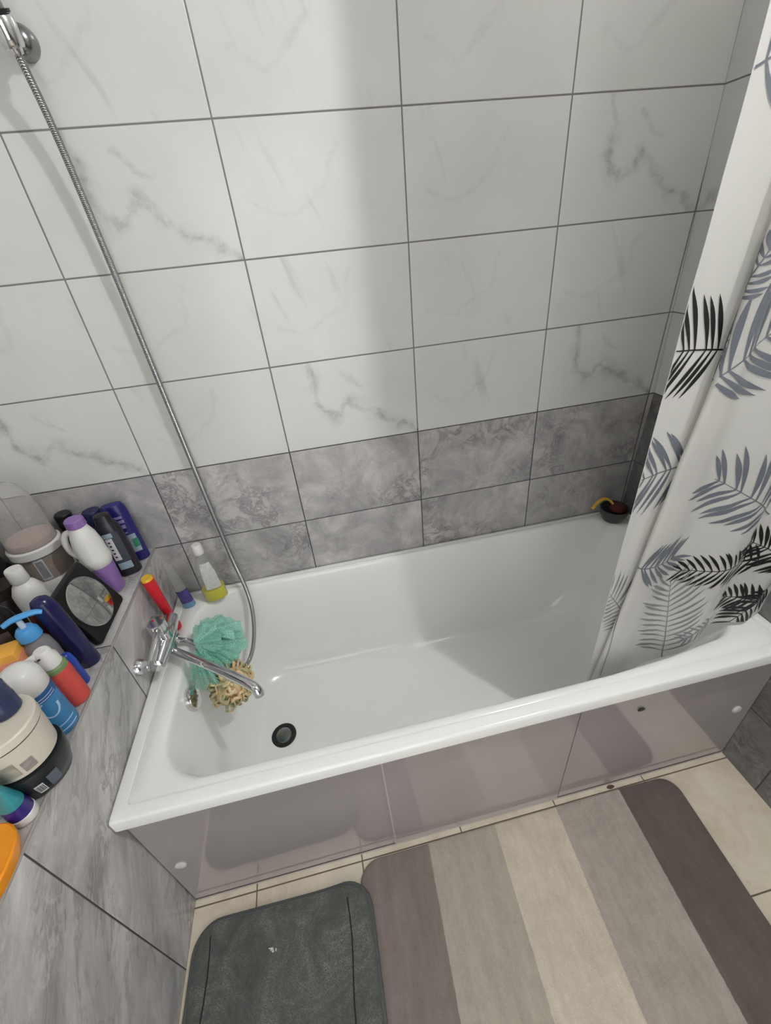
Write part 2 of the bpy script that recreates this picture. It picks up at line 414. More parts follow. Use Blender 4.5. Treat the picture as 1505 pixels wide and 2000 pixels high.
# ------------------------------------------------------------------ shower hose, bracket, hand shower
def hose_mat():
    k=NT('ribbed_steel_hose'); o,x,y,z=k.coord()
    w=k.ma('SINE',k.ma('MULTIPLY',k.ma('ADD',z,k.ma('MULTIPLY',y,.6)),2100.0))
    k.set(Base_Color=k.mix(k.smooth(w,-1,1),srgb(120,120,122),srgb(196,196,198)),Metallic=1.0,Roughness=.24); k.bump(w,.5,.001)
    return k.m
m_hose=hose_mat()
hp=spline([(.108,-.062,1.838),(.111,-.040,1.74),(.114,-.024,1.545),(.122,-.018,1.19),(.130,-.019,.92),(.141,-.028,.70),(.160,-.058,.56),(.163,-.092,.475),(.155,-.150,.415),(.140,-.215,.395),(.115,-.262,.415),(.075,-.266,.495),(.014,-.252,.566),(bx+.006,-.245,.574)],16)
hose=mkobj('shower_hose',*tube(hp,.0068,14),m_hose); tag(hose,'ribbed steel shower hose hanging from wall bracket down into the tub','hose')
SO=Vector((.108,0,1.868))
br=thing('shower_bracket','domed chrome shower wall bracket high on the white tiles, holding the hand shower','shower holder',SO)
def to(vf): return [Vector(p)-SO for p in vf[0]],vf[1]
mkobj('wall_disc',*to(tube([Vector((.104,-.0005,1.866)),Vector((.104,-.010,1.866)),Vector((.104,-.022,1.866)),Vector((.104,-.030,1.866)),Vector((.104,-.033,1.866))],[.025,.025,.0225,.016,.006],32)),m_chromed,br)
# axis of the hand shower: tilts out of the wall
ax=Vector((-.012,-.10,.28)).normalized(); h0=Vector((.108,-.062,1.838))
mkobj('cradle',*to(join(tube([h0+ax*.006,h0+ax*.010,h0+ax*.040,h0+ax*.044],[.0165,.0185,.0205,.018],28),cyl((.104,-.028,1.866),h0+ax*.025,.011,.012,18))),m_chrome,br)
hs=thing('hand_shower','chrome hand shower standing in its wall bracket at the top left','shower head',h0)
mkobj('hose_nut',*tube([ax*-.002,ax*.004,ax*.030,ax*.034],[.0095,.0115,.0125,.0125],18),m_chrome,hs)
mkobj('rubber_ring',*tube([ax*.0445,ax*.049],[.0205,.0205],28),m_black,hs)
mkobj('handle',*tube([ax*.034,ax*.050,ax*.10,ax*.18,ax*.215],[.012,.014,.0135,.0115,.0125],24),m_chromed,hs)
hd_dir=Vector((.05,-.85,-.5)).normalized(); hc=ax*.235
mkobj('spray_head',*tube([hc-hd_dir*.02,hc-hd_dir*.014,hc+hd_dir*.006,hc+hd_dir*.016],[.012,.03,.046,.044],32),m_chrome,hs)

# ------------------------------------------------------------------ bath pouf, natural sponge
def netmat(name,c,scale=260,al=.72):
    k=NT(name); o,x,y,z=k.coord()
    vo=k.n('ShaderNodeTexVoronoi',feature='DISTANCE_TO_EDGE'); k.put(vo.inputs['Vector'],o); vo.inputs['Scale'].default_value=scale
    a=k.ma('ADD',k.ma('MULTIPLY',k.smooth(vo.outputs[0],.16,.06),1-al),al)
    nz=k.noise(o,26,4)
    c2=tuple(q*.62 for q in c[:3])+(1,)
    k.set(Base_Color=k.mix(nz,c,c2),Roughness=.5,Alpha=a)
    tr=k.n('ShaderNodeBsdfTranslucent'); k.put(tr.inputs[0],c)
    mx=k.n('ShaderNodeMixShader'); mx.inputs[0].default_value=.25
    k.t.links.new(k.b.outputs[0],mx.inputs[1]); k.t.links.new(tr.outputs[0],mx.inputs[2])
    tp=k.n('ShaderNodeBsdfTransparent'); m2=k.n('ShaderNodeMixShader'); k.put(m2.inputs[0],a)
    k.b.inputs['Alpha'].default_value=1
    for l in list(k.b.inputs['Alpha'].links): k.t.links.remove(l)
    k.t.links.new(tp.outputs[0],m2.inputs[1]); k.t.links.new(mx.outputs[0],m2.inputs[2]); k.t.links.new(m2.outputs[0],k.out.inputs[0])
    return k.m
m_teal=netmat('teal_net',srgb(186,246,230),330,.45)
def ruffle(center,direction,normal,R,spread,amp,waves,seed,nr=9,na=44):
    """one gathered net leaf: a rippled fan that opens from the knot"""
    d=Vector(direction).normalized(); n=Vector(normal); n=(n-d*n.dot(d)).normalized(); s=d.cross(n)
    V=[];F=[]
    for j in range(nr+1):
        t=j/nr; r=R*(.06+.94*t)
        for i in range(na+1):
            u=i/na*2-1; a=u*spread
            edge=(1-.30*abs(u)**2.2)+.05*sin(seed*3.1+u*9)
            w=amp*t**1.3*sin(u*waves+seed*2.3)*(1-.15*abs(u))+.35*amp*t*sin(u*waves*2.3+seed)
            p=Vector(center)+d*(r*edge*cos(a))+s*(r*edge*sin(a))+n*(w-.25*R*t*t)
            V.append(p)
    for j in range(nr):
        for i in range(na):
            a=j*(na+1)+i; F.append((a,a+1,a+na+2,a+na+1))
    return V,F
K=Vector((.032,-.264,.570))
rnd=random.Random(4)
fans=[]
LO=[(.75,.55,-.12,.140,1.15),(.8,.40,-.30,.125,1.2),(.55,.70,-.05,.118,1.0),(.9,.08,-.45,.115,1.1),(.7,.35,-.5,.105,1.2),(.5,.55,.10,.080,1.3),(.80,.62,-.32,.132,.9),
    (.62,-.55,-.55,.105,.8),(.55,-.5,-.25,.085,.8),(.5,-.75,-.35,.118,.6),(.45,-.75,-.1,.085,.6),(.85,-.25,-.45,.095,.9),(.75,.75,-.2,.128,.7),(.95,.25,-.15,.120,.8),(.62,.2,.1,.075,1.3)]
for i,(dx,dy,dz,R,sp_) in enumerate(LO):
    nv=Vector((.15+rnd.uniform(-.45,.45),-.25+rnd.uniform(-.45,.45),1))
    fans.append(ruffle(K+Vector((rnd.uniform(-.008,.02),rnd.uniform(-.02,.02),rnd.uniform(-.012,.008))),(dx,dy,dz),nv,R,sp_,.010+.006*rnd.random(),13+rnd.random()*10,i*1.7,10,84))
po=mkobj('bath_pouf',[v-K for v in join(*fans)[0]],join(*fans)[1],m_teal); po.location=K
tag(po,'teal net bath pouf hanging under the chrome mixer','bath pouf')
def spongemat():
    k=NT('washed_out_loofah_fibre'); o,x,y,z=k.coord()
    c=k.ramp(k.noise(o,22,3),[(.34,srgb(158,164,130)),(.45,srgb(206,196,156)),(.56,srgb(222,188,140)),(.70,srgb(222,210,186))])
    k.set(Base_Color=c,Roughness=.8); return k.m
SG=Vector((.120,-.358,.468)); parts=[]
rs=random.Random(11)
bmv=[];core=ball((0,0,0),.043,28,18,1,1.15,1.05)
core=([Vector(p)*(1+.28*noise.noise(Vector(p)*46)) for p in core[0]],core[1]); parts.append(core)
for i in range(110):
    a=rs.uniform(0,2*PI); b=rs.uniform(-1,1); c0=Vector((cos(a)*math.sqrt(1-b*b),sin(a)*math.sqrt(1-b*b)*1.15,b*.95))
    tdir=c0.cross(Vector((rs.random()-.5,rs.random()-.5,rs.random()-.5))).normalized()
    r=.044; w=rs.uniform(.014,.026); hgt=rs.uniform(.006,.022)
    pts=[c0*r*.85-tdir*w*.5,c0*(r+hgt*.8)-tdir*w*.6,c0*(r+hgt)+c0.cross(tdir)*.006,c0*(r+hgt*.8)+tdir*w*.6,c0*r*.85+tdir*w*.5]
    parts.append(tube(spline(pts,5),.0022,6,True,2.0))
so=mkobj('loofah_sponge',*join(*parts),spongemat()); so.location=SG
tag(so,'frayed orange and beige fibre sponge hanging beside the spout','sponge')
# cords that hang both from the mixer
cd=mkobj('hanging_cord',*tube(spline([(.112,-.352,.51),(.098,-.372,.56),(.088,-.383,.607),(.084,-.395,.622),(.093,-.398,.60),(.108,-.37,.55)],6),.0016,6),simple('pale_cord',srgb(196,200,186),.7),so)
cd.matrix_parent_inverse=Matrix.Translation(-SG)
# ------------------------------------------------------------------ things on the tub's corner deck
ZD=.5495
rt=thing('red_tube','red plastic tube with yellow end standing in the tub corner','tube',(-.045,-.168,ZD))
rt.rotation_euler=(math.radians(3),math.radians(-2),0); rt.scale=(.94,.94,1.17)
m_red=simple('red_plastic',srgb(206,28,44),.3)
mkobj('tube_body',*lathe([(0,.009),(.004,.0145),(.016,.0165),(.028,.0150),(.036,.0125),(.06,.0130),(.10,.0150),(.15,.0172),(.185,.0182)],2,30),m_red,rt)
mkobj('yellow_end',*lathe([(.1852,.0172),(.189,.0168),(.192,.0145),(.1915,.006)],2,30),simple('yellow_plastic',srgb(232,184,58),.35),rt)
m_clear=shell('clear_plastic',srgb(190,196,186),.10)
m_yel=simple('yellow_soap',srgb(232,220,24),.12,var=.05,trans=.08,ior=1.3)
m_white=simple('white_plastic',srgb(226,224,221),.3,var=.02)
cb=thing('soap_bottle','clear bottle with white cap and a little yellow soap on the tub rim','bottle',(.062,-.058,ZD),math.radians(12))
prof=[(.001,.032,.020),(.006,.037,.024),(.06,.037,.0245),(.12,.033,.022),(.160,.022,.016),(.178,.0115,.0115),(.193,.0110,.0110)]
mkobj('bottle_body',*lathe(prof,2.3,36),m_clear,cb)
mkobj('soap',*lathe([(.003,.030,.018),(.007,.0352,.0225),(.050,.0355,.0232),(.0505,.02,.012)],2.3,36),m_yel,cb)
mkobj('cap',*lathe([(.190,.0150),(.192,.0162),(.219,.0152),(.224,.0128)],2,30),m_white,cb)
lb=mkobj('label',*patch(prof,2.3,-2.0,-.75,.058,.158,14,8),simple('printed_white_label',srgb(206,208,204),.5,var=.2,scale=90),cb)
vt=thing('small_tube','small clear tube with violet and blue lower half, between red tube and clear bottle','bottle',(-.024,-.074,ZD),math.radians(8)); vt.rotation_euler=(math.radians(2),math.radians(-3),.1); vt.scale=(1.1,1.1,1.17)
prof=[(.001,.015,.010),(.004,.017,.0115),(.06,.016,.011),(.13,.012,.007),(.165,.010,.003)]
mkobj('tube_body',*lathe([p for p in prof],2.2,30),m_clear,vt)
mkobj('blue_base',*lathe([(.0012,.0155,.0105),(.004,.0176,.0121),(.020,.0174,.0119),(.0205,.012,.008)],2.2,30),simple('light_blue_plastic',srgb(120,170,206),.25,trans=.2),vt)
mkobj('violet_label',*patch(prof,2.2,-2.9,.2,.022,.068,16,6,.0006),simple('violet_print',srgb(84,72,140),.3,var=.35,scale=80),vt)

# ------------------------------------------------------------------ bowl in the far right corner
bw=thing('small_bowl','small dark grey bowl in the far tub corner behind the curtain','bowl',(1.517,-.068,ZD+.002))
m_bowl=simple('dark_grey_bowl',srgb(70,68,70),.35)
mkobj('bowl_shell',*lathe([(0,.026),(.004,.034),(.030,.046),(.052,.0505),(.054,.0505),(.054,.0475),(.050,.0470),(.028,.042),(.012,.030),(.010,.004)],2,36),m_bowl,bw)
sc=mkobj('red_scrubber',*ball((0,0,0),.027,20,12,1.1,1,.7),simple('dark_red_scrubber',srgb(92,42,36),.8,var=.3,scale=60,bump=.6)); sc.location=(1.531,-.066,.597)
tag(sc,'dark red scrubber lying in the grey bowl','scrubber')
yh=mkobj('yellow_handle',*tube(spline([(1.531,-.066,.588),(1.513,-.045,.620),(1.490,-.038,.632),(1.462,-.041,.624),(1.440,-.046,.603)],7),lambda i,t:.0055+.0015*t,12,True,.7),simple('yellow_handle_plastic',srgb(222,180,70),.35))
tag(yh,'curved yellow handle sticking out of the grey bowl','brush')

# ------------------------------------------------------------------ bottles on the ledge
GL='toiletries on the tiled ledge'
Z0=LEDGE+.0016
def bottle(name,label,cat,x,y,rz,prof,mat,n=2.0,cap=None,capmat=None,z=Z0,bname='bottle_body',seg=36):
    t=thing(name,label,cat,(x,y,z),rz,GL)
    b=mkobj(bname,*lathe(prof,n,seg),mat,t)
    if cap: mkobj('cap',*lathe(cap,2,32),capmat,t)
    return t,b
def sticker(t,prof,n,a0,a1,z0,z1,mat,name='label',off=.0006,na=14,nz=5): return mkobj(name,*patch(prof,n,a0,a1,z0,z1,na,nz,off),mat,t)
A=-1.05      # direction of the camera as seen from the ledge
m_indigo=simple('indigo_plastic',srgb(38,34,104),.25)
m_dkbot=simple('near_black_plastic',srgb(38,34,44),.25)
m_lav=simple('violet_print_pale',srgb(150,140,196),.4,var=.2,scale=70)
m_paleb=simple('pale_grey_blue_print',srgb(150,168,182),.4,var=.12,scale=90)
m_print=simple('white_print',srgb(214,212,216),.4,var=.12,scale=120)
m_violet=simple('violet_plastic',srgb(138,104,168),.3)
m_navy=simple('navy_plastic',srgb(26,26,74),.22)
# indigo shampoo
prof=[(0,.030,.016),(.004,.034,.0195),(.10,.034,.020),(.165,.033,.0195),(.185,.031,.018),(.196,.026,.014),(.199,.014,.007)]
t,b=bottle('shampoo_bottle','indigo shampoo bottle with green and white label, nearest the back wall','bottle',-.116,-.046,math.radians(14),prof,m_indigo,2.7)
sticker(t,prof,2.7,-1.95,-.85,.036,.098,m_paleb)
sticker(t,prof,2.7,-1.35,-.80,.052,.082,simple('green_print',srgb(52,120,98),.4),'leaf_print',.0012)
for k_,(za,zb,w) in enumerate([(.104,.110,.5),(.122,.134,.55),(.140,.150,.62),(.155,.163,.6)]): sticker(t,prof,2.7,-1.85,-1.85+w,za,zb,m_lav if k_ else m_lav,'print_line',.0009,6,2)
# near-black shampoo with vertical white lettering
prof=[(0,.028,.018),(.004,.032,.0215),(.10,.0325,.022),(.150,.031,.021),(.170,.027,.018),(.176,.022,.015),(.1775,.0215,.0145),(.200,.020,.0135),(.203,.015,.010)]
t,b=bottle('shampoo_bottle','near-black shampoo bottle with column of white print, beside the indigo bottle','bottle',-.121,-.107,math.radians(14),prof,m_dkbot,2.6)
lb=sticker(t,prof,2.6,-2.1,-.95,.052,.150,simple('slate_label',srgb(60,66,78),.35,var=.2,scale=50),'label',.0006)
sticker(t,prof,2.6,-1.95,-1.55,.060,.134,m_print,'white_lettering',.0012,8,10)
for k_ in range(5):
    zc=.072+.0125*k_
    mkobj('letter_counter',*patch(prof,2.6,-1.82,-1.68,zc-.0022,zc+.0026,4,3,.0016),m_dkbot,t)
sticker(t,prof,2.6,-1.95,-1.05,.026,.050,m_paleb,'lower_print',.0009)
sticker(t,prof,2.6,-2.0,-1.45,.136,.150,m_paleb,'upper_print',.0011,8,3)
# white bottle, violet cap and violet lower half
prof=[(0,.026),(.004,.0295),(.05,.031),(.094,.032),(.096,.0335),(.112,.037),(.120,.0375),(.128,.035),(.160,.0345),(.188,.0295),(.206,.0235),(.214,.0205),(.218,.020)]
t,b=bottle('softener_bottle','white bottle with violet cap and violet lower half, behind the square mirror','bottle',-.146,-.178,0,prof,m_white,2,[(.217,.0215),(.219,.0232),(.236,.0222),(.239,.0195)],m_violet)
mkobj('handle',*tube(spline([(-.020,-.004,.204),(-.034,-.002,.200),(-.045,-.002,.182),(-.048,-.002,.160),(-.044,-.002,.140),(-.030,-.006,.126)],6),.0078,14),m_white,t)
mkobj('violet_sleeve',*lathe([(p[0],p[1]+.0006) for p in prof if .004<=p[0]<=.094],2,36,False),m_violet,t)
# navy screw cap bottle behind
prof=[(0,.022),(.004,.026),(.12,.026),(.135,.023),(.137,.0265),(.178,.0255),(.184,.022)]
t,b=bottle('lotion_bottle','round navy bottle with domed cap against the back wall, behind the violet cap','bottle',-.180,-.037,0,prof,m_navy,2)
# dark bottle behind the clear jar
prof=[(0,.019),(.004,.022),(.13,.022),(.150,.020),(.152,.0225),(.184,.0215),(.188,.018)]
t,b=bottle('dark_bottle','black bottle half hidden between the clear jar and the back wall','bottle',-.258,-.030,0,prof,m_black,2)
# the clear jar with white rings
prof=[(0,.044),(.004,.048),(.020,.048),(.024,.0465)]
t=thing('blender_cup','clear plastic blender cup on a white ring, powder residue inside, by left wall','blender',(-.315,-.106,Z0),0,GL)
m_smoke=shell('smoky_clear_plastic',srgb(206,203,198),.24)
m_resid=simple('pinkish_powder_residue',srgb(206,186,176),.8,var=.12,scale=40)
mkobj('white_base',*lathe([(0,.056),(.004,.062),(.050,.062),(.056,.059)],2,44),m_white,t)
mkobj('glass_body',*lathe([(.056,.0575),(.128,.0555),(.130,.05)],2,44),simple('brownish_tinted_plastic',srgb(158,146,136),.15,var=.2,scale=30),t)
pr_=[(.056,.0577),(.128,.0557)]
sticker(t,pr_,2,-1.42,-1.02,.060,.126,m_print,'label')
sticker(t,pr_,2,-1.36,-1.08,.066,.120,simple('grey_label_print',srgb(150,152,152),.5,var=.3,scale=120),'label_print',.0011)
mkobj('white_ring',*lathe([(.130,.057),(.132,.0635),(.152,.0635),(.156,.060),(.156,.05)],2,48),m_white,t)
mkobj('clear_cup',*lathe([(.156,.0580),(.160,.0585),(.25,.0545),(.290,.0500),(.315,.040),(.328,.024),(.331,.004)],2,48),m_smoke,t)
mkobj('residue',*lathe([(.157,.0550),(.166,.0560),(.174,.0555),(.175,.04),(.175,.004)],2,44),m_resid,t)
# white screw cap bottle
prof=[(0,.030),(.004,.034),(.10,.034),(.118,.033),(.138,.024),(.146,.0165),(.150,.0165)]
t,b=bottle('milk_bottle','plain white bottle with ridged white cap, left of the square mirror','bottle',-.266,-.276,0,prof,m_white,2,[(.149,.0185),(.151,.0195),(.182,.0185),(.186,.0165)],m_white)
# navy tall tube
prof=[(0,.019,.016),(.005,.0225,.0195),(.10,.0235,.021),(.172,.023,.0205),(.190,.0215,.019),(.202,.017,.015),(.207,.009,.008)]
t,b=bottle('navy_tube','tall navy tube standing in front of the square mirror at the ledge edge','tube',-.112,-.440,0,prof,m_navy,2)
t.rotation_euler=(0,math.radians(-4),0)
# blue pump dispenser
prof=[(0,.025),(.004,.0285),(.10,.0285),(.125,.025),(.140,.014),(.145,.012)]
m_bpump=simple('sky_blue_plastic',srgb(84,160,222),.25)
m_bclr=simple('greyish_clear_plastic',srgb(176,172,180),.15,var=.2,trans=.4,ior=1.2)
t,b=bottle('pump_bottle','clear pump bottle with sky blue pump head, behind the coral bottle','bottle',-.153,-.478,0,prof,m_bclr,2)
mkobj('pump_collar',*lathe([(.141,.015),(.143,.0215),(.160,.0200),(.168,.0145),(.170,.007)],2,30),m_bpump,t)
mkobj('pump_stem',*lathe([(.168,.0058),(.190,.0052)],2,16),simple('white_stem',srgb(196,216,234),.3),t)
hdp=[Vector((-.022,-.012,.190)),Vector((-.010,-.004,.194)),Vector((.006,.004,.195)),Vector((.024,.014,.192)),Vector((.034,.019,.186))]
mkobj('pump_head',*tube(spline(hdp,5),lambda i,t:.0088-.003*abs(t-.4),14,True,.62),m_bpump,t)
# red-brown bottle behind the pump
prof=[(0,.018),(.004,.021),(.12,.021),(.135,.016),(.152,.015),(.155,.012)]
t,b=bottle('brown_bottle','small red-brown bottle between the blue pump and the navy tube','bottle',-.170,-.412,0,prof,simple('red_brown_plastic',srgb(86,38,36),.3),2)
# blue tinted tube beside the navy tube
prof=[(0,.010),(.004,.0125),(.07,.0125),(.088,.010),(.092,.006)]
t,b=bottle('blue_tube','bright blue slim tube squeezed between the coral bottle and the navy tube','tube',-.106,-.496,0,prof,simple('bright_blue_plastic',srgb(40,72,168),.25),2)
# coral bottle with green neck ring and white cap
prof=[(0,.021),(.004,.0245),(.03,.0250),(.085,.0250),(.098,.0238),(.103,.020)]
t,b=bottle('coral_bottle','coral red bottle with green neck ring and white pump cap','bottle',-.104,-.537,math.radians(20),prof,simple('coral_translucent_gel',srgb(222,92,84),.2,var=.1,trans=.15,ior=1.2),2.2)
mkobj('green_ring',*lathe([(.099,.0225),(.101,.0245),(.109,.0235),(.113,.019)],2,30),simple('moss_green_plastic',srgb(116,138,92),.35),t)
mkobj('pump_cap',*join(lathe([(.112,.0185),(.114,.0205),(.134,.0195),(.139,.016),(.150,.0145),(.153,.012)],2,30),tube([Vector((-.004,-.002,.146)),Vector((-.030,-.014,.146)),Vector((-.034,-.016,.143))],[.008,.0065,.004],12)),m_white,t)
mkobj('nozzle_hole',*lathe([(0,.003),(.0008,.003)],2,12,True),m_black,t).location=(-.004,-.0185,.1458)
# blue and white bottle
prof=[(0,.028),(.005,.0325),(.018,.0335),(.06,.0330),(.115,.0335),(.120,.0335)]
m_blue=simple('mid_blue_plastic',srgb(58,132,188),.25,var=.18,scale=18)
t,b=bottle('shower_gel_bottle','blue bottle with white dome cap and pale swirl, at the ledge edge','bottle',-.112,-.598,0,prof,m_blue,2)
mkobj('dome_cap',*lathe([(.120,.0325),(.122,.0340),(.150,.0335),(.164,.0300),(.174,.021),(.178,.010)],2,36),m_white,t)
mkobj('dark_blue_band',*lathe([(.100,.0338),(.1195,.0341)],2,36,False),simple('deep_blue_print',srgb(38,88,150),.3,var=.2,scale=60),t)
m_lb=simple('pale_blue_print',srgb(176,206,238),.35,var=.12,scale=60)
def surf_line(pts,r,w,mat,name,par):
    V=[];F=[]
    for i,(a,z) in enumerate(pts):
        a2,z2=pts[min(i+1,len(pts)-1)]; a1,z1=pts[max(i-1,0)]
        dx,dz=(a2-a1)*r,(z2-z1); l=math.hypot(dx,dz) or 1; ww=w(i/(len(pts)-1)) if callable(w) else w
        for s in (-1,1):
            aa=a-s*dz/l*ww/r; zz=z+s*dx/l*ww; V.append((r*cos(aa),r*sin(aa),zz))
    for i in range(len(pts)-1): F.append((2*i,2*i+1,2*i+3,2*i+2))
    return mkobj(name,V,F,mat,par)
cx_=-.66
surf_line([(cx_+.44*cos(q),.080+.021*sin(q)) for q in [PI*.62+ (PI*1.42)*i/30 for i in range(31)]],.0341,lambda q:.0016+.0026*max(0,q-.55),m_lb,'swirl_print',t)
for zz in (.030,.016,.110,.104): surf_line([(cx_-.75+1.5*i/16,zz) for i in range(17)],.0342,.0013 if zz<.05 else .0010,m_lb,'print_line',t)
# orange carton
t=thing('carton_box','orange carton standing behind the blue and white bottle','box',(-.205,-.520,Z0),math.radians(14),GL)
bevbox('carton',(-.045,.045,-.022,.022,0,.152),simple('orange_card',srgb(226,166,66),.5),t,.0015,1)
bevbox('printed_panel',(-.046,.046,-.0228,.0228,.02,.136),simple('peach_card',srgb(236,150,110),.5,var=.25,scale=30),t,.0008,1)
# black bottles at the far left
prof=[(0,.030,.022),(.004,.034,.026),(.14,.034,.026),(.17,.03,.022),(.19,.018,.014),(.205,.017,.013)]
t,b=bottle('black_bottle','black bottle with grey print at the far left behind the carton','bottle',-.245,-.420,.3,prof,m_black,2.4)
sticker(t,prof,2.4,-1.9,-1.1,.085,.135,simple('grey_print',srgb(96,88,84),.4,var=.2,scale=60))
prof=[(0,.034),(.004,.038),(.09,.038),(.10,.034),(.104,.037),(.128,.036)]
t,b=bottle('dark_jar','dark brown jar in the shade left of the white bottle','jar',-.345,-.250,0,prof,simple('dark_brown_plastic',srgb(40,28,28),.35),2)
prof=[(0,.03),(.004,.034),(.12,.034),(.14,.026),(.165,.025)]
t,b=bottle('dark_flask','black flask beneath the clear cup, against the left wall','bottle',-.390,-.170,0,prof,m_black,2)
# stacked tubs: near-black below, cream above
prof=[(0,.041),(.005,.047),(.030,.0535),(.060,.0575),(.066,.0565)]
t,b=bottle('dark_tub','wide near-black hair mask tub under the cream tub','jar',-.102,-.693,0,prof,simple('greenish_black_plastic',srgb(26,30,34),.3),2,bname='tub_body',seg=52)
sticker(t,prof,2,-.75,-.42,.014,.046,simple('slate_grey_print',srgb(92,98,110),.45,var=.12,scale=60),'label')
mkobj('barcode',*patch(prof,2,-1.12,-.88,.014,.040,10,4,.0006),m_print,t)
for q in range(6): mkobj('barcode_bar',*patch(prof,2,-1.095+.034*q,-1.095+.034*q+.012+.006*(q%2),.018,.037,2,2,.0012),m_black,t)
m_cream=simple('cream_plastic',srgb(212,206,192),.35,var=.03)
prof=[(0,.047),(.004,.051),(.050,.0545),(.072,.0555)]
t,b=bottle('cream_tub','cream tub with small print stacked on the near-black tub','jar',-.102,-.693,0,prof,m_cream,2,z=Z0+.0662,bname='tub_body',seg=52)
mkobj('lid',*lathe([(.0722,.0550),(.074,.0572),(.088,.0568),(.0905,.054),(.0905,.004)],2,52),m_cream,t)
mkobj('lid_seam',*lathe([(.0705,.0558),(.0728,.0562)],2,52,False),simple('shadow_gap_brown',srgb(96,86,80),.6),t)
sticker(t,prof,2,-.95,-.62,.012,.036,simple('faint_grey_print',srgb(160,150,146),.5,var=.3,scale=140),'barcode')
sticker(t,prof,2,-1.75,-1.05,.012,.046,simple('faint_brown_print',srgb(178,166,154),.5,var=.3,scale=90),'small_print')
prof=[(0,.020),(.003,.0235),(.030,.0240),(.034,.022),(.036,.0235),(.058,.0228),(.062,.019)]
t,b=bottle('navy_jar','small slate and navy jar standing on the cream tub lid','jar',-.094,-.670,0,prof,simple('slate_navy_plastic',srgb(52,60,92),.25,var=.25,scale=30),2,z=Z0+.0662+.0907,bname='jar_body')
# tubes standing on their caps
t=thing('cream_tube','purple and teal tube standing on its white cap, in front of the dark tub','tube',(-.100,-.762,Z0),math.radians(-30),GL)
mkobj('white_cap',*lathe([(0,.0185),(.003,.0200),(.016,.0200),(.018,.018)],2,32),m_white,t)
prof=[(.018,.0190,.0190),(.034,.0190,.0185),(.060,.0195,.014),(.095,.0205,.006),(.112,.0205,.0015)]
mkobj('purple_tube',*lathe(prof,2,32),simple('purple_print_tube',srgb(52,38,124),.25,var=.15),t)
mkobj('teal_band',*lathe([(.046,.0199,.0172),(.060,.0201,.0146),(.095,.0211,.0066),(.1122,.0211,.0021)],2,32),simple('teal_print',srgb(54,154,164),.3,var=.25,scale=50),t)
t=thing('teal_tube','light teal tube lying beside the purple tube on the ledge','tube',(-.150,-.785,Z0+.0125),math.radians(20),GL)
mkobj('tube_body',*xf(lathe([(-.05,.0015,.016),(-.03,.008,.0155),(.0,.0118,.013),(.022,.0122,.0122),(.026,.008,.008)],2,28),Matrix.Rotation(PI/2,4,'Y')),simple('light_teal_plastic',srgb(104,186,188),.3),t)
mkobj('cap',*xf(lathe([(.026,.0085),(.042,.008),(.044,.006)],2,24),Matrix.Rotation(PI/2,4,'Y')),m_white,t)
# orange dish at the near end
od=thing('orange_dish','bright orange oval soap dish at the near ledge edge','soap dish',(-.118,-.848,Z0),0)
m_or=simple('orange_plastic',srgb(240,150,22),.3,var=.04)
mkobj('dish_shell',*lathe([(0,.034,.050),(.005,.043,.060),(.022,.048,.066),(.030,.0485,.0665),(.0325,.046,.064),(.031,.040,.058),(.030,.004,.004)],2.3,44),m_or,od)

# round mirror in a square black frame, leaning back
mr=thing('vanity_mirror','square black mirror with round glass leaning back at the ledge edge','mirror',(-.101,-.3115,Z0+.002))
mr.rotation_euler=(0,math.radians(-20),0)
fw,fh=.163,.156
v,f=loft([[Vector((x_,p.y,p.x)) for p in rrect(0,fh,-fw/2,fw/2,.010,0,5)] for x_ in (-.016,)]+[[Vector((x_,p.y,p.x)) for p in rrect(ins,fh-ins,-fw/2+ins,fw/2-ins,.010,0,5)] for x_,ins in ((-.004,0),(0,.003))],True,True)
mkobj('frame',v,f,simple('black_velvet_plastic',srgb(14,13,15),.35),mr)
m_mir=simple('mirror_glass',srgb(206,210,208),.05,1.0,var=.01)
mv,mf=lathe([(0,.066,.066),(.0012,.066,.066),(.0018,.064,.064)],2,48)
mkobj('round_glass',*xf((mv,mf),Matrix.Translation((.0004,0,.078))@Matrix.Rotation(PI/2,4,'Y')),m_mir,mr)
mv,mf=lathe([(0,.0685,.0685),(.0010,.0682,.0682)],2,48)
mkobj('bevel_ring',*xf((mv,mf),Matrix.Translation((.0002,0,.078))@Matrix.Rotation(PI/2,4,'Y')),simple('dark_bevel',srgb(60,60,62),.3,.6),mr)

